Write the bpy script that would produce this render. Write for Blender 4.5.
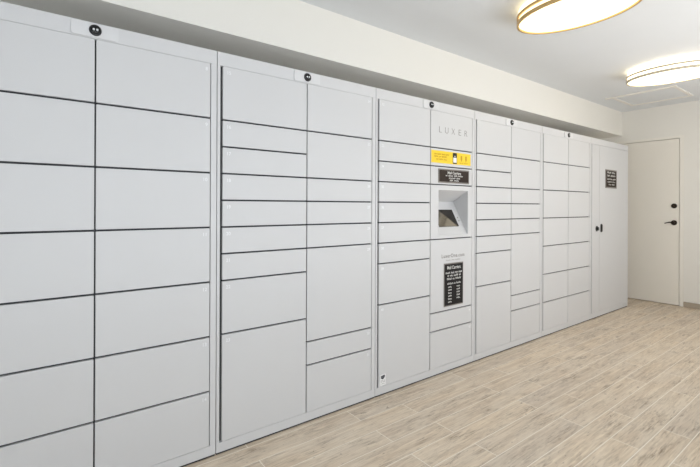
import bpy, bmesh, math, random
from mathutils import Matrix, Vector

random.seed(7)
S = bpy.context.scene
for o in list(bpy.data.objects):
    bpy.data.objects.remove(o)
COL = S.collection

# ------------------------------------------------------------------ camera
F_PX, YAW, PITCH, ROLL = 415.1, 0.64763, 0.000355, 0.003724
cam_d = bpy.data.cameras.new('camera')
cam = bpy.data.objects.new('camera', cam_d)
COL.objects.link(cam)
fw = Vector((math.sin(YAW) * math.cos(PITCH), math.cos(YAW) * math.cos(PITCH), math.sin(PITCH)))
rt = Vector((math.cos(YAW), -math.sin(YAW), 0))
up = rt.cross(fw)
r2 = math.cos(ROLL) * rt + math.sin(ROLL) * up
u2 = -math.sin(ROLL) * rt + math.cos(ROLL) * up
cam.matrix_world = Matrix(((r2.x, u2.x, -fw.x, -0.6895), (r2.y, u2.y, -fw.y, -1.9683),
                           (r2.z, u2.z, -fw.z, 1.1958), (0, 0, 0, 1)))
cam_d.sensor_width = 36
cam_d.lens = F_PX / 700 * 36
cam_d.shift_y = -(233.5 - 205.99) / 700
cam_d.clip_start = 0.02
S.camera = cam

# ------------------------------------------------------------------ light and exposure
W = bpy.data.worlds.new('daylight')
S.world = W
W.use_nodes = True
W.node_tree.nodes['Background'].inputs[0].default_value = (0.80, 0.90, 1.0, 1)
W.node_tree.nodes['Background'].inputs[1].default_value = 1.0


def area(name, loc, size, sizey, power, col, direction):
    d = bpy.data.lights.new(name, 'AREA')
    d.shape = 'RECTANGLE'
    d.size, d.size_y = size, sizey
    d.energy, d.color = power, col
    o = bpy.data.objects.new(name, d)
    COL.objects.link(o)
    o.location = loc
    o.rotation_euler = Vector(direction).to_track_quat('-Z', 'Y').to_euler()
    return o


# daylight lamps in unseen windows behind and left of camera, tilted up for the ceiling
area('daylight_fill_front', (0.1, -2.64, 1.2), 3.6, 1.9, 50, (0.935, 0.97, 1.0), (0, 1, 0.45))
area('daylight_fill_front', (3.25, -2.64, 1.2), 2.6, 1.9, 54, (1.0, 0.97, 0.925), (0.25, 1, 0.9))  # added warm fill that brightens the far end, source unseen
area('daylight_left', (-3.04, -1.0, 1.2), 2.4, 1.9, 12, (0.86, 0.94, 1.0), (1, 0, 0.9))
LAMP_EMIT = (1.9, 3.0)
S.view_settings.view_transform = 'Standard'
S.view_settings.look = 'None'
S.view_settings.gamma = 1
S.view_settings.use_curve_mapping = False
S.view_settings.exposure = 0.0

# ------------------------------------------------------------------ materials


def srgb(r, g, b):
    f = lambda c: c / 12.92 if c <= 0.04045 else ((c + 0.055) / 1.055) ** 2.4
    return (f(r / 255), f(g / 255), f(b / 255), 1)


def mat(name, col, rough=0.5, metal=0.0, noise=0.0, nscale=6.0, bump=0.0, bscale=300.0, spec=0.5):
    m = bpy.data.materials.new(name)
    m.use_nodes = True
    nt = m.node_tree
    b = nt.nodes['Principled BSDF']
    b.inputs['Base Color'].default_value = col
    b.inputs['Roughness'].default_value = rough
    b.inputs['Metallic'].default_value = metal
    b.inputs['Specular IOR Level'].default_value = spec
    geo = nt.nodes.new('ShaderNodeNewGeometry')
    if noise:
        n = nt.nodes.new('ShaderNodeTexNoise')
        n.inputs['Scale'].default_value = nscale
        n.inputs['Detail'].default_value = 4
        nt.links.new(geo.outputs['Position'], n.inputs['Vector'])
        mx = nt.nodes.new('ShaderNodeMix')
        mx.data_type = 'RGBA'
        mx.inputs[6].default_value = tuple(c * (1 - noise) for c in col[:3]) + (1,)
        mx.inputs[7].default_value = tuple(min(1, c * (1 + noise)) for c in col[:3]) + (1,)
        nt.links.new(n.outputs['Fac'], mx.inputs[0])
        nt.links.new(mx.outputs[2], b.inputs['Base Color'])
    if bump:
        n = nt.nodes.new('ShaderNodeTexNoise')
        n.inputs['Scale'].default_value = bscale
        nt.links.new(geo.outputs['Position'], n.inputs['Vector'])
        bp = nt.nodes.new('ShaderNodeBump')
        bp.inputs['Strength'].default_value = bump
        bp.inputs['Distance'].default_value = 0.001
        nt.links.new(n.outputs['Fac'], bp.inputs['Height'])
        nt.links.new(bp.outputs['Normal'], b.inputs['Normal'])
    return m


def emit(name, col, strength):
    m = bpy.data.materials.new(name)
    m.use_nodes = True
    b = m.node_tree.nodes['Principled BSDF']
    b.inputs['Base Color'].default_value = (0.8, 0.8, 0.8, 1)
    b.inputs['Emission Color'].default_value = col
    b.inputs['Emission Strength'].default_value = strength
    return m


M_WALL = mat('painted_wall', srgb(231, 228, 221), 0.75, noise=0.01, bump=0.06)
M_CEIL = mat('painted_ceiling', srgb(221, 223, 225), 0.8, noise=0.01, bump=0.06)
M_LOCK = mat('powder_coated_steel', srgb(202, 202, 203), 0.42, noise=0.012, nscale=2.5, bump=0.05, bscale=900)
M_FRAME = mat('powder_coated_frame', srgb(203, 203, 204), 0.42, noise=0.01, nscale=3, bump=0.04, bscale=900)
M_GAP = mat('dark_gap_shade', srgb(62, 63, 66), 0.8, noise=0.1)  # shade of the door gaps, put into the colour
M_FOOT = mat('black_shadow_plinth', srgb(30, 30, 31), 0.7, noise=0.1)  # black that draws the shadow line under the base rail
M_BLACK = mat('black_plastic', srgb(24, 24, 25), 0.28, noise=0.1)
M_LENS = mat('camera_lens', srgb(10, 10, 12), 0.08, noise=0.1)
M_GLINT = mat('pale_glint', srgb(205, 208, 210), 0.3, noise=0.05)  # reflections on the camera lens, painted pale
M_NUM = mat('white_print', srgb(222, 221, 218), 0.5, noise=0.01)
M_NUMBER = mat('pale_number_print', srgb(226, 227, 229), 0.5, noise=0.01)
M_PLATE_L = mat('camera_plate_plastic', srgb(209, 209, 210), 0.4, noise=0.01)
M_GREY = mat('grey_print', srgb(104, 100, 96), 0.6, noise=0.05)
M_FAINT = mat('pale_grey_print', srgb(150, 147, 144), 0.6, noise=0.03)
M_YEL = mat('yellow_vinyl', srgb(236, 202, 42), 0.5, noise=0.03)
M_OCHRE = mat('ochre_print', srgb(196, 150, 20), 0.6, noise=0.05)
M_PLATE = mat('dark_brown_plate', srgb(48, 38, 32), 0.6, noise=0.08, spec=0.25)
M_RIM = mat('grey_brown_rim', srgb(124, 118, 112), 0.4, noise=0.06)
M_POSTER = mat('black_plate', srgb(28, 26, 26), 0.6, noise=0.08, spec=0.25)
M_SCREEN = mat('dark_glass_screen', srgb(46, 42, 38), 0.07, noise=0.1)
M_LABEL = mat('sticker_paper', srgb(236, 236, 236), 0.6, noise=0.02)
M_LOGO = mat('sticker_ink', srgb(70, 72, 78), 0.6, noise=0.1)
M_DOOR = mat('painted_door', srgb(234, 229, 219), 0.5, noise=0.012, bump=0.04)
M_JAMB = mat('painted_jamb', srgb(235, 231, 222), 0.5, noise=0.012)
M_BRONZE = mat('dark_bronze', srgb(58, 49, 41), 0.3, metal=0.8, noise=0.1)
M_BASE = mat('taupe_baseboard', srgb(172, 160, 144), 0.5, noise=0.08, nscale=20)
M_BAND = mat('brushed_brass', srgb(206, 176, 124), 0.4, metal=0.9, noise=0.05)
M_NICKEL = mat('brushed_nickel', srgb(214, 205, 186), 0.45, metal=0.9, noise=0.05)
M_WINF = mat('window_frame_paint', srgb(225, 225, 224), 0.5, noise=0.02)
M_GLOW1 = emit('warm_diffuser', (1.0, 0.82, 0.46, 1), LAMP_EMIT[0])
M_GLOW2 = emit('white_diffuser', (1.0, 0.86, 0.60, 1), LAMP_EMIT[1])

gl = bpy.data.materials.new('window_glass')
gl.use_nodes = True
gb = gl.node_tree.nodes['Principled BSDF']
gb.inputs['Transmission Weight'].default_value = 1
gb.inputs['Roughness'].default_value = 0.0
gb.inputs['IOR'].default_value = 1.1


def floor_material():
    m = bpy.data.materials.new('wood_look_tile')
    m.use_nodes = True
    nt = m.node_tree
    L = nt.links.new
    b = nt.nodes['Principled BSDF']
    geo = nt.nodes.new('ShaderNodeNewGeometry')
    mp = nt.nodes.new('ShaderNodeVectorMath')
    mp.operation = 'ADD'
    mp.inputs[1].default_value = (-0.76, 0.03, 0)
    L(geo.outputs['Position'], mp.inputs[0])
    br = nt.nodes.new('ShaderNodeTexBrick')
    br.offset, br.offset_frequency = 0.656, 2
    br.squash, br.squash_frequency = 1.0, 2
    br.inputs['Scale'].default_value = 1
    br.inputs['Brick Width'].default_value = 0.93
    br.inputs['Row Height'].default_value = 0.13
    br.inputs['Mortar Size'].default_value = 0.0021
    br.inputs['Mortar Smooth'].default_value = 0.3
    br.inputs['Color1'].default_value = (0, 0, 0, 1)
    br.inputs['Color2'].default_value = (1, 1, 1, 1)
    br.inputs['Mortar'].default_value = (0.5, 0.5, 0.5, 1)
    L(mp.outputs[0], br.inputs['Vector'])
    sep = nt.nodes.new('ShaderNodeSeparateColor')
    L(br.outputs['Color'], sep.inputs[0])
    mul = nt.nodes.new('ShaderNodeMath')
    mul.operation = 'MULTIPLY'
    mul.inputs[1].default_value = 37.0
    L(sep.outputs[0], mul.inputs[0])

    def noise(scale_vec, scale, detail, rough, dist=0.0):
        v = nt.nodes.new('ShaderNodeVectorMath')
        v.operation = 'MULTIPLY'
        v.inputs[1].default_value = scale_vec
        L(mp.outputs[0], v.inputs[0])
        n = nt.nodes.new('ShaderNodeTexNoise')
        n.noise_dimensions = '4D'
        n.inputs['Scale'].default_value = scale
        n.inputs['Detail'].default_value = detail
        n.inputs['Roughness'].default_value = rough
        n.inputs['Distortion'].default_value = dist
        L(v.outputs[0], n.inputs['Vector'])
        L(mul.outputs[0], n.inputs['W'])
        return n

    def ramp(src, p0, c0, p1, c1):
        r = nt.nodes.new('ShaderNodeValToRGB')
        r.color_ramp.elements[0].position, r.color_ramp.elements[0].color = p0, c0
        r.color_ramp.elements[1].position, r.color_ramp.elements[1].color = p1, c1
        L(src, r.inputs[0])
        return r

    def mix(fac, a, bb, mode='MIX'):
        x = nt.nodes.new('ShaderNodeMix')
        x.data_type = 'RGBA'
        x.blend_type = mode
        if isinstance(fac, float):
            x.inputs[0].default_value = fac
        else:
            L(fac, x.inputs[0])
        for s, i in ((a, 6), (bb, 7)):
            if isinstance(s, tuple):
                x.inputs[i].default_value = s
            else:
                L(s, x.inputs[i])
        return x.outputs[2]

    grain = noise((0.7, 15, 1), 4.5, 6, 0.66, 0.5)
    base = ramp(grain.outputs['Fac'], 0.30, srgb(194, 173, 149), 0.70, srgb(238, 223, 201)).outputs[0]
    cloud = noise((0.8, 3.0, 1), 3.0, 3, 0.55)
    base = mix(ramp(cloud.outputs['Fac'], 0.40, (0, 0, 0, 1), 0.66, (0.6, 0.6, 0.6, 1)).outputs[0], base, srgb(222, 210, 193))
    patch = ramp(noise((1.0, 3.4, 1), 4.2, 3, 0.6, 0.5).outputs['Fac'], 0.44, (0, 0, 0, 1), 0.66, (1, 1, 1, 1)).outputs[0]

    def times(a, b):
        m_ = nt.nodes.new('ShaderNodeMath')
        m_.operation = 'MULTIPLY'
        L(a, m_.inputs[0])
        L(b, m_.inputs[1])
        return m_.outputs[0]
    fleck = ramp(noise((0.7, 7.0, 1), 9, 6, 0.74, 1.4).outputs['Fac'], 0.47, (0, 0, 0, 1), 0.64, (0.95, 0.95, 0.95, 1)).outputs[0]
    base = mix(times(fleck, patch), base, srgb(134, 112, 90))
    scrape = ramp(noise((0.55, 11.0, 1), 17, 5, 0.72, 0.8).outputs['Fac'], 0.53, (0, 0, 0, 1), 0.67, (0.6, 0.6, 0.6, 1)).outputs[0]
    base = mix(scrape, base, srgb(142, 121, 99))
    knot = noise((1.3, 3.2, 1), 18, 3, 0.6, 0.6)
    base = mix(ramp(knot.outputs['Fac'], 0.65, (0, 0, 0, 1), 0.72, (0.7, 0.7, 0.7, 1)).outputs[0], base, srgb(120, 100, 80))
    tone = ramp(sep.outputs[0], 0.0, (0.93, 0.93, 0.94, 1), 1.0, (1.03, 1.02, 1.0, 1)).outputs[0]
    base = mix(1.0, base, tone, 'MULTIPLY')
    col = mix(br.outputs['Fac'], base, srgb(242, 234, 220))
    L(col, b.inputs['Base Color'])
    b.inputs['Roughness'].default_value = 0.5
    bp = nt.nodes.new('ShaderNodeBump')
    bp.inputs['Strength'].default_value = 0.25
    bp.inputs['Distance'].default_value = 0.002
    L(grain.outputs['Fac'], bp.inputs['Height'])
    L(bp.outputs['Normal'], b.inputs['Normal'])
    return m


M_FLOOR = floor_material()

# ------------------------------------------------------------------ mesh helpers


def add_box(bm, x0, x1, y0, y1, z0, z1):
    v = [bm.verts.new(p) for p in ((x0, y0, z0), (x1, y0, z0), (x1, y1, z0), (x0, y1, z0),
                                   (x0, y0, z1), (x1, y0, z1), (x1, y1, z1), (x0, y1, z1))]
    for q in ((3, 2, 1, 0), (4, 5, 6, 7), (0, 1, 5, 4), (1, 2, 6, 5), (2, 3, 7, 6), (3, 0, 4, 7)):
        bm.faces.new([v[i] for i in q])


def add_quad(bm, *pts):
    bm.faces.new([bm.verts.new(p) for p in pts])


def add_lathe(bm, prof, centre, axis='Z', seg=48):
    """prof: (radius, height) pairs; axis Z turns round z, axis Y turns round y (height towards -y), X round x (height towards -x)."""
    rings = []
    for r, h in prof:
        ring = []
        for k in range(seg):
            a = 2 * math.pi * k / seg
            c, s = r * math.cos(a), r * math.sin(a)
            p = {'Z': (c, s, h), 'Y': (c, -h, s), 'X': (-h, c, s)}[axis]
            ring.append(bm.verts.new(Vector(p) + Vector(centre)))
        rings.append(ring)
    for a, b in zip(rings, rings[1:]):
        for k in range(seg):
            bm.faces.new((a[k], a[(k + 1) % seg], b[(k + 1) % seg], b[k]))
    for ring in (rings[0], rings[-1]):
        bm.faces.new(ring)
    bmesh.ops.recalc_face_normals(bm, faces=bm.faces)


def add_round_rect(bm, cx, cz, w, h, rad, y0, y1, seg=6):
    pts = []
    for sx, sz, a0 in ((1, 1, 0), (-1, 1, 90), (-1, -1, 180), (1, -1, 270)):
        for k in range(seg + 1):
            a = math.radians(a0 + 90 * k / seg)
            pts.append((cx + sx * (w / 2 - rad) + rad * math.cos(a), cz + sz * (h / 2 - rad) + rad * math.sin(a)))
    f = [bm.verts.new((x, y0, z)) for x, z in pts]
    g = [bm.verts.new((x, y1, z)) for x, z in pts]
    bm.faces.new(f)
    bm.faces.new(g)
    for k in range(len(pts)):
        j = (k + 1) % len(pts)
        bm.faces.new((f[k], f[j], g[j], g[k]))
    bmesh.ops.recalc_face_normals(bm, faces=bm.faces)


def obj(name, bm, m, parent=None, bevel=0.0, smooth=False):
    if bevel:
        bmesh.ops.bevel(bm, geom=list(bm.edges), offset=bevel, segments=2, affect='EDGES', clamp_overlap=True)
    me = bpy.data.meshes.new(name)
    bm.to_mesh(me)
    bm.free()
    me.materials.append(m)
    if smooth:
        for p in me.polygons:
            p.use_smooth = True
        me.set_sharp_from_angle(angle=math.radians(35))
    o = bpy.data.objects.new(name, me)
    COL.objects.link(o)
    if parent:
        o.parent = parent
    return o


def box(name, x0, x1, y0, y1, z0, z1, m, parent=None, bevel=0.0):
    bm = bmesh.new()
    add_box(bm, x0, x1, y0, y1, z0, z1)
    return obj(name, bm, m, parent, bevel)


def structure(o):
    o['kind'] = 'structure'
    return o


def thing(name, label, cat, loc, group=None):
    o = bpy.data.objects.new(name, None)
    o.empty_display_size = 0.1
    COL.objects.link(o)
    o.location = loc
    o['label'], o['category'] = label, cat
    if group:
        o['group'] = group
    return o


def text(name, s, x, y, z, height, m, parent, align='LEFT', width=None, spacing=1.0, thin=0.0, bold=0.0):
    """Raised lettering facing -y; height is the cap height, (x, z) the baseline start (or centre)."""
    cu = bpy.data.curves.new(name, 'FONT')
    cu.body = s
    cu.size = height / 0.70
    cu.align_x = align
    cu.space_character = spacing
    cu.extrude = 0.0004
    cu.offset = bold - thin
    t = bpy.data.objects.new('tmp', cu)
    COL.objects.link(t)
    bpy.context.view_layer.update()
    me = bpy.data.meshes.new_from_object(t.evaluated_get(bpy.context.evaluated_depsgraph_get()))
    bpy.data.objects.remove(t)
    xs = [v.co.x for v in me.vertices]
    k = 1.0
    if width:
        k = width / (max(xs) - min(xs))
    for v in me.vertices:
        v.co = Vector((x + v.co.x * k, y - v.co.z, z + v.co.y))
    me.materials.clear()
    me.materials.append(m)
    me.name = name
    o = bpy.data.objects.new(name, me)
    COL.objects.link(o)
    o.parent = parent
    return o


def word_bars(name, x0, x1, z, h, y, m, parent, words, rnd):
    """A line of print too small to read: strokes the height of small letters, grouped into words."""
    bm = bmesh.new()
    n = sum(words) + len(words) - 1
    step = (x1 - x0) / n
    i = 0
    for w in words:
        for c in range(w):
            a = x0 + (i + c) * step
            hh = h * rnd.choice((0.72, 0.72, 1.0))
            add_box(bm, a, a + step * 0.42, y - 0.0006, y, z, z + hh)
            zz = z + rnd.choice((0.0, 0.3, 0.55)) * h
            add_box(bm, a, a + step * 0.86, y - 0.0006, y, zz, zz + h * 0.24)
        i += w + 1
    return obj(name, bm, m, parent)


# ------------------------------------------------------------------ room shell
XL, XR, YF, YB, ZC = -3.0, 5.5278, -2.60, 0.60, 2.4575
structure(box('floor', XL - 0.1, XR + 0.1, YF - 0.1, YB + 0.1, -0.06, 0, M_FLOOR))
structure(box('ceiling', XL - 0.1, XR + 0.1, YF - 0.1, YB + 0.1, ZC, ZC + 0.08, M_CEIL))
structure(box('wall_back', XL - 0.1, XR + 0.1, YB, YB + 0.1, 0, ZC, M_WALL))
# boxed soffit over the lockers
structure(box('trim_1', XL, XR, 0.2533, YB, 2.1404, ZC, M_WALL))

# right (far) wall with the door opening
DY0, DY1, DZ = -0.3625, 0.545, 2.031
bm = bmesh.new()
add_box(bm, XR, XR + 0.1, YF, DY0 - 0.006, 0, ZC)
add_box(bm, XR, XR + 0.1, DY1 + 0.006, YB, 0, ZC)
add_box(bm, XR, XR + 0.1, DY0 - 0.006, DY1 + 0.006, DZ + 0.006, ZC)
structure(obj('wall_right', bm, M_WALL))
structure(box('wall_right_backing', XR + 0.1, XR + 0.14, -0.6, YB, 0, ZC, M_WALL))

# front wall (behind the camera) and left wall, each with an unseen window, widened in front for more light
FX0, FX1, FZ0, FZ1 = -1.75, 4.65, 0.2, 2.2
bm = bmesh.new()
add_box(bm, XL, FX0, YF - 0.1, YF, 0, ZC)
add_box(bm, FX1, XR, YF - 0.1, YF, 0, ZC)
add_box(bm, FX0, FX1, YF - 0.1, YF, 0, FZ0)
add_box(bm, FX0, FX1, YF - 0.1, YF, FZ1, ZC)
structure(obj('wall_front', bm, M_WALL))
LY0, LY1 = -2.25, 0.25
bm = bmesh.new()
add_box(bm, XL - 0.1, XL, YF, LY0, 0, ZC)
add_box(bm, XL - 0.1, XL, LY1, YB, 0, ZC)
add_box(bm, XL - 0.1, XL, LY0, LY1, 0, FZ0)
add_box(bm, XL - 0.1, XL, LY0, LY1, FZ1, ZC)
structure(obj('wall_left', bm, M_WALL))


def window(name, a0, a1, axis):
    bm = bmesh.new()
    n = 5

    def bb(u0, u1, z0, z1):
        if axis == 'x':
            add_box(bm, u0, u1, YF - 0.085, YF - 0.035, z0, z1)
        else:
            add_box(bm, XL - 0.085, XL - 0.035, u0, u1, z0, z1)
    bb(a0, a1, FZ0, FZ0 + 0.05)
    bb(a0, a1, FZ1 - 0.05, FZ1)
    for k in range(n + 1):
        u = a0 + 0.025 + (a1 - a0 - 0.05) * k / n
        bb(u - 0.025, u + 0.025, FZ0 + 0.05, FZ1 - 0.05)
    w = structure(obj(name, bm, M_WINF))
    for k in range(n):
        u0 = a0 + 0.05 + (a1 - a0 - 0.05) * k / n
        u1 = a0 + (a1 - a0 - 0.05) * (k + 1) / n
        if axis == 'x':
            box('pane', u0, u1, YF - 0.064, YF - 0.058, FZ0 + 0.05, FZ1 - 0.05, gl, w)
        else:
            box('pane', XL - 0.064, XL - 0.058, u0, u1, FZ0 + 0.05, FZ1 - 0.05, gl, w)


window('window_1', FX0, FX1, 'x')
window('window_2', LY0, LY1, 'y')

# baseboard to the right of the door
structure(box('baseboard_right', XR - 0.012, XR, YF, DY0 - 0.048, 0, 0.062, M_BASE, bevel=0.002))

# door: frame, leaf, lever, deadbolt
door = structure(box('door_1', XR - 0.002, XR + 0.042, DY0, DY1, 0.006, DZ, M_DOOR, bevel=0.002))
bm = bmesh.new()
add_box(bm, XR - 0.004, XR + 0.09, DY0 - 0.047, DY0 - 0.0055, 0.0, DZ + 0.036)
add_box(bm, XR - 0.004, XR + 0.09, DY1 + 0.0055, DY1 + 0.03, 0.0, DZ + 0.036)
add_box(bm, XR - 0.004, XR + 0.09, DY0 - 0.0055, DY1 + 0.0055, DZ + 0.0055, DZ + 0.036)
obj('door_frame', bm, M_JAMB, door)
bm = bmesh.new()
add_lathe(bm, [(0.031, -0.002), (0.031, 0.008), (0.027, 0.013), (0.013, 0.016), (0.012, 0.045), (0.010, 0.048)],
          (XR - 0.002, -0.314, 1.008), 'X', 32)
for k in range(8):
    t0, t1 = k / 8, (k + 1) / 8
    y0, y1 = -0.314 + 0.085 * t0, -0.314 + 0.085 * t1
    dz = lambda t: 0.006 * math.sin(t * math.pi * 1.3) - 0.004 * t
    hw = lambda t: 0.008 - 0.003 * t
    vs = []
    for y, t in ((y0, t0), (y1, t1)):
        for dx, s in ((-0.052, -1), (-0.040, -1), (-0.040, 1), (-0.052, 1)):
            vs.append(bm.verts.new((XR + dx, y, 1.008 + dz(t) + s * hw(t))))
    for q in ((0, 1, 5, 4), (1, 2, 6, 5), (2, 3, 7, 6), (3, 0, 4, 7)):
        bm.faces.new([vs[i] for i in q])
    if k == 0:
        bm.faces.new(vs[:4])
    if k == 7:
        bm.faces.new(vs[4:])
bmesh.ops.recalc_face_normals(bm, faces=bm.faces)
obj('lever_handle', bm, M_BRONZE, door, smooth=True)
bm = bmesh.new()
add_lathe(bm, [(0.030, -0.002), (0.030, 0.009), (0.026, 0.014), (0.014, 0.017), (0.013, 0.020)], (XR - 0.002, -0.314, 1.213), 'X', 32)
add_box(bm, XR - 0.026, XR - 0.018, -0.317, -0.311, 1.203, 1.223)
obj('deadbolt', bm, M_BRONZE, door, smooth=True)

# ------------------------------------------------------------------ locker towers
HT, Z0, Z1 = 1.935, 0.0563, 1.8696
U = (Z1 - Z0) / 14
XA, XM0, XM1, XB = 0.0285, 0.4985, 0.5045, 0.9675   # left door edge, split gap, right door edge
G = 0.0042                                        # half the gap between doors in a column
zt = lambda k: Z1 - U * k
rnd = random.Random(3)


def tower(X0, label, split=True, hole=None, group='parcel locker towers'):
    t = thing('parcel_locker', label, 'locker', (X0, 0, 0), group)
    bm = bmesh.new()
    a, b = 0.0016, 0.9984
    add_box(bm, a, a + 0.012, 0.0205, 0.55, 0.009, HT)
    add_box(bm, b - 0.012, b, 0.0205, 0.55, 0.009, HT)
    add_box(bm, a + 0.012, b - 0.012, 0.0205, 0.55, HT - 0.012, HT)
    add_box(bm, a + 0.012, b - 0.012, 0.0205, 0.55, 0.009, 0.026)
    add_box(bm, a + 0.012, b - 0.012, 0.538, 0.55, 0.026, HT - 0.012)
    obj('cabinet_body', bm, M_FRAME, t)
    bm = bmesh.new()
    add_box(bm, a, 0.0160, 0, 0.02, Z0 - 0.0006, Z1 + 0.0006)
    add_box(bm, 0.9710, b, 0, 0.02, Z0 - 0.0006, Z1 + 0.0006)
    add_box(bm, a, b, 0, 0.02, Z1 + 0.0007, HT)
    add_box(bm, a, b, 0, 0.02, 0.009, Z0 - 0.0007)
    obj('face_frame', bm, M_FRAME, t, bevel=0.0009)
    bm = bmesh.new()  # dark sheet that paints the shade seen between doors
    x0, x1 = 0.0161, 0.9709
    if hole:
        hx0, hx1, hz0, hz1 = hole
        add_box(bm, x0, hx0, 0.0145, 0.02, Z0, Z1)
        add_box(bm, hx1, x1, 0.0145, 0.02, Z0, Z1)
        add_box(bm, hx0, hx1, 0.0145, 0.02, Z0, hz0)
        add_box(bm, hx0, hx1, 0.0145, 0.02, hz1, Z1)
    else:
        add_box(bm, x0, x1, 0.0145, 0.02, Z0, Z1)
    obj('gap_shade_sheet', bm, M_GAP, t)['label'] = 'dark sheet standing in for shade in the door gaps'
    box('shadow_plinth', 0.004, 0.996, 0.005, 0.53, 0.0, 0.0088, M_FOOT, t)['label'] = 'black base strip standing in for the shadow gap at the floor'
    return t


def security_camera(t, cx=0.5, half=0.083):
    bm = bmesh.new()
    zc = (Z1 + HT) / 2 + 0.001
    add_round_rect(bm, cx, zc, 2 * half, 0.058, 0.010, -0.0045, 0.0)
    pl = obj('camera_plate', bm, M_PLATE_L, t, bevel=0.0008)
    bm = bmesh.new()
    add_lathe(bm, [(0.0225, 0.004), (0.0225, 0.007), (0.0205, 0.010), (0.0170, 0.0105), (0.0155, 0.009), (0.0001, 0.009)], (cx, 0, zc), 'Y', 40)
    c = obj('security_camera', bm, M_BLACK, t, smooth=True)
    c['label'] = 'round black camera'
    bm = bmesh.new()
    add_lathe(bm, [(0.0145, 0.0085), (0.0125, 0.0110), (0.009, 0.0125), (0.004, 0.0132), (0.0001, 0.0133)], (cx, 0, zc), 'Y', 32)
    obj('lens', bm, M_LENS, c, smooth=True)
    for s in (-1, 1):  # two pale squares paint the light glinting off the lens
        bm = bmesh.new()
        add_round_rect(bm, cx + s * 0.0062, zc + 0.001, 0.0075, 0.0085, 0.002, -0.0142, -0.0105, 3)
        obj('painted_glint', bm, M_GLINT, c)


def door(t, x0, x1, ka, kb, number=None, side='l'):
    za = zt(ka) - (G if ka > 0 else 0.0002)
    zb = zt(kb) + (G if kb < 14 else 0.0002)
    d = box('locker_door', x0, x1, 0.0, 0.0135, zb, za, M_LOCK, t, bevel=0.0012)
    if number is not None:
        if side == 'l':
            text('door_number', str(number), x0 + 0.018, -0.0001, za - 0.036, 0.016, M_NUMBER, d, 'LEFT', bold=0.0004)
        else:
            text('door_number', str(number), x1 - 0.012, -0.0001, za - 0.036, 0.016, M_NUMBER, d, 'RIGHT', bold=0.0004)
    return d


def column(t, x0, x1, sizes, first=None, side='l', start=0):
    k = start
    for i, s in enumerate(sizes):
        door(t, x0, x1, k, k + s, None if first is None else first + i, side)
        k += s


SMALLS = (2, 1, 1, 1, 1, 1, 1, 2, 4)
TALLS = (2, 2, 1, 1, 1, 4, 1, 2)
L_ = (XA, XM0)
R_ = (XM1, XB)

t1 = tower(-1.0, 'nearest light grey locker tower, with fourteen equal wide doors, at the left')
column(t1, *L_, (2,) * 7)
column(t1, *R_, (2,) * 7, 8, 'r')
security_camera(t1)

t2 = tower(0.0, 'light grey tower of mixed door sizes between the nearest tower and the screen tower')
column(t2, *L_, SMALLS, 15, 'l')
column(t2, *R_, TALLS, 24, 'r')
security_camera(t2)

# tower with the control panel
OX0, OX1, OZ0, OZ1 = 0.586, 0.918, 0.990, 1.3135
t3 = tower(1.0, 'grey locker tower holding the touch screen kiosk, yellow banner and black notices', hole=(OX0 - 0.006, OX1 + 0.006, OZ0 - 0.004, OZ1 + 0.004))
column(t3, *L_, SMALLS, 32, 'l')
column(t3, *R_, (1, 2), 41, 'r', 11)
security_camera(t3, 0.505)
lg = box('header_panel', *R_, 0.0, 0.0135, zt(2) + G, zt(0) - 0.0002, M_LOCK, t3, bevel=0.0012)
for ch, cx, cw in (('L', 0.602, 0.029), ('U', 0.672, 0.035), ('X', 0.745, 0.036), ('E', 0.820, 0.029), ('R', 0.890, 0.032)):
    text('letter', ch, cx, -0.0001, 1.722, 0.046, M_GREY, lg, 'CENTER', width=cw, thin=0.0014)
bn = box('banner_panel', *R_, 0.0, 0.0135, zt(3) + G, zt(2) - G, M_LOCK, t3, bevel=0.0012)
st = box('yellow_banner', 0.509, 0.948, -0.0012, 0.0, 1.505, 1.592, M_YEL, t3)
st['label'] = 'yellow banner sticker with a phone picture'
word_bars('print_line', 0.540, 0.700, 1.563, 0.012, -0.0012, M_OCHRE, st, (4, 6, 5, 6), rnd)
word_bars('print_line', 0.540, 0.672, 1.545, 0.012, -0.0012, M_OCHRE, st, (5, 3, 7), rnd)
word_bars('print_line', 0.560, 0.675, 1.527, 0.010, -0.0012, M_OCHRE, st, (3, 5, 4), rnd)
bm = bmesh.new()
add_round_rect(bm, 0.762, 1.5485, 0.046, 0.080, 0.006, -0.0020, -0.0012)
ph = obj('phone_picture', bm, M_BLACK, st)
bm = bmesh.new()
add_box(bm, 0.743, 0.781, -0.0024, -0.0020, 1.518, 1.554)
add_round_rect(bm, 0.762, 1.563, 0.010, 0.010, 0.004, -0.0024, -0.0020)
obj('phone_screen', bm, M_LABEL, st)
for cx in (0.838, 0.892):
    bm = bmesh.new()
    add_round_rect(bm, cx, 1.556, 0.020, 0.034, 0.008, -0.0018, -0.0012)
    add_box(bm, cx - 0.004, cx + 0.004, -0.0018, -0.0012, 1.530, 1.541)
    obj('printed_icon', bm, M_OCHRE, st)
    word_bars('print_line', cx - 0.022, cx + 0.022, 1.515, 0.009, -0.0012, M_OCHRE, st, (4, 4), rnd)
np_ = box('notice_panel', *R_, 0.0, 0.0135, zt(4) + G, zt(3) - G, M_LOCK, t3, bevel=0.0012)
bm = bmesh.new()
add_box(bm, 0.580, 0.929, -0.003, 0.0, 1.365, 1.4665)
nt_ = obj('notice_plate', bm, M_RIM, t3, bevel=0.001)
nt_['label'] = 'dark brown notice plate with white lettering'
pf = box('plate_face', 0.590, 0.919, -0.0042, -0.0031, 1.3745, 1.457, M_PLATE, nt_)
text('lettering', 'Mail Carriers', 0.754, -0.0043, 1.431, 0.0185, M_NUM, nt_, 'CENTER', width=0.150, bold=0.0003)
word_bars('print_line', 0.658, 0.850, 1.4135, 0.012, -0.0042, M_NUM, nt_, (2, 5, 4, 5), rnd)
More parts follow.
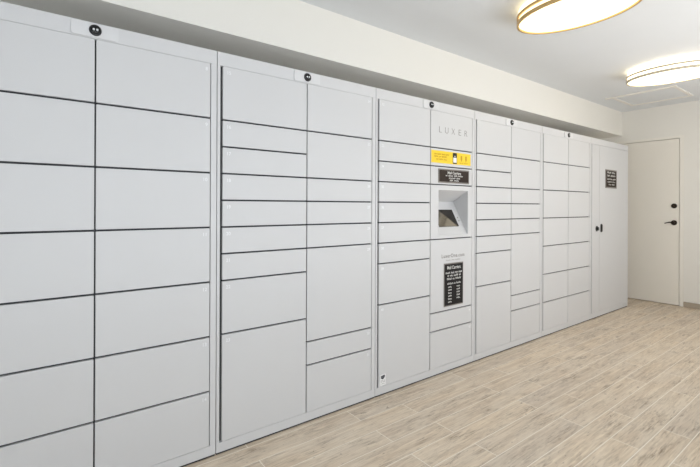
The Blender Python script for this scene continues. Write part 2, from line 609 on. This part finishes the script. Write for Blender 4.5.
word_bars('print_line', 0.694, 0.820, 1.396, 0.012, -0.0042, M_NUM, nt_, (7, 4), rnd)
word_bars('print_line', 0.704, 0.806, 1.379, 0.0125, -0.0042, M_NUM, nt_, (3, 5), rnd)

# kiosk: bezel with a wedge-shaped recess and a tilted screen
kz0, kz1 = zt(7) + G, zt(4) - G
bm = bmesh.new()


def ring_face(bm, y):
    o = [(XM1, kz0), (XB, kz0), (XB, kz1), (XM1, kz1)]
    i = [(OX0, OZ0), (OX1, OZ0), (OX1, OZ1), (OX0, OZ1)]
    ov = [bm.verts.new((x, y, z)) for x, z in o]
    iv = [bm.verts.new((x, y, z)) for x, z in i]
    return ov, iv


fo, fi = ring_face(bm, 0.0)
bo, bi = ring_face(bm, 0.0135)
for k in range(4):
    j = (k + 1) % 4
    bm.faces.new((fo[k], fo[j], fi[j], fi[k]))
    bm.faces.new((bo[j], bo[k], bi[k], bi[j]))
    bm.faces.new((fo[j], fo[k], bo[k], bo[j]))
    bm.faces.new((fi[k], fi[j], bi[j], bi[k]))
bmesh.ops.recalc_face_normals(bm, faces=bm.faces)
kb = obj('kiosk_bezel', bm, M_LOCK, t3)
BY, BZ = 0.141, 1.231          # back ridge of the recess
FY, FZ = 0.008, 0.990
bm = bmesh.new()
e = 0.0015
xl, xr = OX0 - e, OX1 + e
add_quad(bm, (xl, 0.004, OZ1 + e), (xr, 0.004, OZ1 + e), (xr, BY, BZ), (xl, BY, BZ))
add_quad(bm, (xl, FY, FZ - e), (xr, FY, FZ - e), (xr, BY, BZ), (xl, BY, BZ))
for x in (xl, xr):
    bm.faces.new([bm.verts.new(p) for p in ((x, 0.004, OZ1 + e), (x, BY, BZ), (x, FY, FZ - e))])
bmesh.ops.remove_doubles(bm, verts=bm.verts, dist=1e-5)
bmesh.ops.recalc_face_normals(bm, faces=bm.faces)
bmesh.ops.solidify(bm, geom=bm.faces[:], thickness=-0.0015)
obj('kiosk_recess', bm, M_LOCK, t3)
n_ = Vector((0, -(BZ - FZ), (BY - FY))).normalized()
sl = Vector((0, BY - FY, BZ - FZ))
bm = bmesh.new()
pts = []
for s, hgt in ((0.232, 0.0), (0.748, 0.0)):
    for x in (0.640, 0.859):
        pts.append((x, Vector((0, FY, FZ)) + sl * s))
vs = []
for d in (0.0008, 0.004):
    for (x, q) in (pts[0], pts[1], pts[3], pts[2]):
        w = q + n_ * d
        vs.append(bm.verts.new((x, w.y, w.z)))
for q in ((0, 1, 2, 3), (4, 5, 6, 7), (0, 1, 5, 4), (1, 2, 6, 5), (2, 3, 7, 6), (3, 0, 4, 7)):
    bm.faces.new([vs[i] for i in q])
bmesh.ops.recalc_face_normals(bm, faces=bm.faces)
obj('touch_screen', bm, M_SCREEN, t3)['label'] = 'dark tilted touch screen in the recess'
# small buttons on the sloping panel, right of the screen
for s in (0.40, 0.50):
    w = Vector((0, FY, FZ)) + sl * s + n_ * 0.0015
    bm = bmesh.new()
    add_round_rect(bm, 0.889, w.z, 0.010, 0.010, 0.004, w.y - 0.002, w.y + 0.003, 4)
    obj('button', bm, M_FAINT, t3)

pp = box('lower_panel', *R_, 0.0, 0.0135, zt(11) + G, zt(7) - G, M_LOCK, t3, bevel=0.0012)
text('lettering', 'LuxerOne.com', 0.620, -0.0001, 0.826, 0.026, M_GREY, pp, 'LEFT', width=0.255, spacing=1.15, bold=0.0002)
word_bars('print_line', 0.670, 0.830, 0.8035, 0.007, -0.0001, M_FAINT, pp, (6, 4, 7), rnd)
bm = bmesh.new()
add_box(bm, 0.644, 0.862, -0.003, 0.0, 0.473, 0.785)
po = obj('notice_board', bm, M_RIM, t3, bevel=0.001)
po['label'] = 'tall black notice plate with white lettering and columns of numbers'
box('plate_face', 0.651, 0.855, -0.0042, -0.0031, 0.481, 0.777, M_POSTER, po)
text('lettering', 'Mail Carriers', 0.753, -0.0043, 0.741, 0.024, M_NUM, po, 'CENTER', width=0.150, bold=0.0003)
word_bars('print_line', 0.662, 0.846, 0.708, 0.015, -0.0042, M_NUM, po, (5, 4, 3, 4), rnd)
word_bars('print_line', 0.682, 0.832, 0.687, 0.015, -0.0042, M_NUM, po, (2, 3, 5, 2), rnd)
word_bars('print_line', 0.676, 0.836, 0.664, 0.015, -0.0042, M_NUM, po, (5, 2, 6), rnd)
word_bars('print_line', 0.680, 0.832, 0.631, 0.013, -0.0042, M_NUM, po, (8, 2, 6), rnd)
for k in range(6):
    word_bars('print_line', 0.690, 0.730, 0.606 - 0.0215 * k, 0.0125, -0.0042, M_NUM, po, (4,), rnd)
    if k < 5:
        word_bars('print_line', 0.785, 0.824, 0.606 - 0.0215 * k, 0.0125, -0.0042, M_NUM, po, (4,), rnd)
# small white sticker at the bottom left door
sk = box('sticker', 0.044, 0.088, -0.001, 0.0, 0.064, 0.131, M_LABEL, t3)
sk['label'] = 'small white sticker with a dark emblem'
bm = bmesh.new()
pts = [(0.047, 0.124), (0.080, 0.128), (0.083, 0.117), (0.073, 0.104), (0.060, 0.101), (0.049, 0.108)]
f0 = [bm.verts.new((x, -0.0014, z)) for x, z in pts]
f1 = [bm.verts.new((x, -0.001, z)) for x, z in pts]
bm.faces.new(f0)
bm.faces.new(f1)
for k in range(6):
    bm.faces.new((f0[k], f0[(k + 1) % 6], f1[(k + 1) % 6], f1[k]))
bmesh.ops.recalc_face_normals(bm, faces=bm.faces)
obj('emblem', bm, M_LOGO, sk)
for z in (0.092, 0.084, 0.072):
    word_bars('print_line', 0.049, 0.082, z, 0.004, -0.001, M_GREY, sk, (4, 3), rnd)

t4 = tower(2.0, 'plain light grey tower of mixed door sizes directly right of the kiosk tower')
column(t4, *L_, SMALLS)
column(t4, *R_, TALLS)
security_camera(t4)

t5 = tower(3.0, 'light grey tower with fourteen equal doors standing next to the tall cabinet')
column(t5, *L_, (2,) * 7)
column(t5, *R_, (2,) * 7)
security_camera(t5)

# tall two-leaf cabinet at the end of the row
t6 = tower(4.0, 'tall grey cabinet with one full-height door, black pull and small notice, at the row end', group=None)
t6.name = 'tall_cabinet'
t6['category'] = 'cabinet'
XC = 0.208
box('narrow_leaf', XA, XC - 0.001, 0.0, 0.0135, Z0 + 0.0012, Z1 - 0.0012, M_LOCK, t6, bevel=0.0012)
dl = box('cabinet_door', XC + 0.001, XB, 0.0, 0.0135, Z0 + 0.0012, Z1 - 0.0012, M_LOCK, t6, bevel=0.0012)
bm = bmesh.new()
add_lathe(bm, [(0.030, 0.0), (0.030, 0.004), (0.022, 0.008), (0.019, 0.008), (0.018, 0.020), (0.0001, 0.021)], (0.142, 0, 0.962), 'Y', 32)
lk = obj('lock', bm, M_BLACK, t6, smooth=True)
lk['label'] = 'round black cylinder lock'
box('lock_plate', 0.105, 0.180, -0.0012, 0.0, 0.905, 1.02, M_FRAME, t6, bevel=0.0004)
bm = bmesh.new()
add_round_rect(bm, 0.257, 0.966, 0.048, 0.092, 0.018, -0.003, 0.0)
add_round_rect(bm, 0.257, 0.966, 0.026, 0.078, 0.012, -0.010, -0.003)
h = obj('pull_handle', bm, M_BLACK, t6)
h['label'] = 'short vertical black pull handle'
bm = bmesh.new()
add_box(bm, 0.356, 0.659, -0.003, 0.0, 1.408, 1.617)
sg = obj('notice_plate', bm, M_RIM, t6, bevel=0.001)
sg['label'] = 'dark grey notice plate with five white lines'
box('plate_face', 0.372, 0.643, -0.0042, -0.0031, 1.422, 1.603, M_PLATE, sg)
for z, x0, x1, hh, ws in ((1.574, 0.402, 0.612, 0.021, (5, 4)), (1.539, 0.402, 0.615, 0.021, (3, 6)), (1.502, 0.402, 0.622, 0.016, (4, 3, 5)),
                          (1.473, 0.408, 0.612, 0.014, (6, 2, 4)), (1.443, 0.436, 0.594, 0.014, (4, 5))):
    word_bars('print_line', x0, x1, z, hh, -0.0042, M_NUM, sg, ws, rnd)

# ------------------------------------------------------------------ ceiling: lamps and access panel


RX, RY = 0.226, 0.335      # half width and half length of the oval drum


def oval(bm, prof, seg=96, caps=True):
    """prof: (inset from the drum's outline, z) pairs."""
    rings = [[bm.verts.new(((RX - d) * math.cos(2 * math.pi * k / seg), (RY - d) * math.sin(2 * math.pi * k / seg), z)) for k in range(seg)] for d, z in prof]
    n = len(rings)
    for q in range(n if not caps else n - 1):
        a, b = rings[q], rings[(q + 1) % n]
        for k in range(seg):
            bm.faces.new((a[k], a[(k + 1) % seg], b[(k + 1) % seg], b[k]))
    if caps:
        bm.faces.new(rings[0])
        bm.faces.new(rings[-1])
    bmesh.ops.recalc_face_normals(bm, faces=bm.faces)


def ceiling_light(loc, label, glow, band, turn):
    t = thing('ceiling_light', label, 'light', loc, 'oval flush ceiling lights')
    t.rotation_euler.z = math.radians(turn)
    bm = bmesh.new()
    oval(bm, [(0.04, 0.0), (0.04, -0.012)])
    obj('canopy', bm, band, t, smooth=True)
    bm = bmesh.new()
    oval(bm, [(0.006, -0.0125), (0.0, -0.016), (0.0, -0.098), (0.012, -0.106), (0.05, -0.110), (0.12, -0.112), (0.2, -0.113)])
    obj('diffuser', bm, glow, t, smooth=True)['label'] = 'glowing white drum diffuser'
    for z0, z1 in ((-0.068, -0.052), (-0.110, -0.090)):
        bm = bmesh.new()
        oval(bm, [(0.002, z0), (-0.011, z0), (-0.011, z1), (0.002, z1)], caps=False)
        obj('metal_band', bm, band, t, smooth=True)
    for k in range(3):
        a = math.radians(210 + 120 * k)
        bm = bmesh.new()
        add_lathe(bm, [(0.0022, -0.094), (0.0022, -0.063)], ((RX + 0.006) * math.cos(a), (RY + 0.006) * math.sin(a), 0), 'Z', 8)
        obj('band_post', bm, band, t)
    return t


ceiling_light((1.869, -0.806, ZC), 'oval ceiling light with brass bands, the nearer one, glowing warm', M_GLOW1, M_BAND, 4)
ceiling_light((3.793, -0.758, ZC), 'oval ceiling light with nickel bands beside the ceiling panel, glowing white', M_GLOW2, M_NICKEL, 6)

t = thing('ceiling_access_panel', 'square white framed panel in the ceiling near the door', 'ceiling panel', (4.875, -0.275, ZC))
bm = bmesh.new()
px, py = 0.305, 0.305
for (x0, x1, y0, y1) in ((-px, px, -py, -py + 0.03), (-px, px, py - 0.03, py), (-px, -px + 0.03, -py + 0.0305, py - 0.0305), (-px, -px + 0.03, py + 0.0005, py + 0.06), (px - 0.03, px, -py + 0.03, py - 0.03)):
    add_box(bm, x0, x1, y0, y1, -0.014, 0)
obj('panel_frame', bm, M_WALL, t, bevel=0.002)
box('panel_face', -px + 0.032, px - 0.032, -py + 0.032, py - 0.032, -0.006, 0, M_CEIL, t, bevel=0.001)
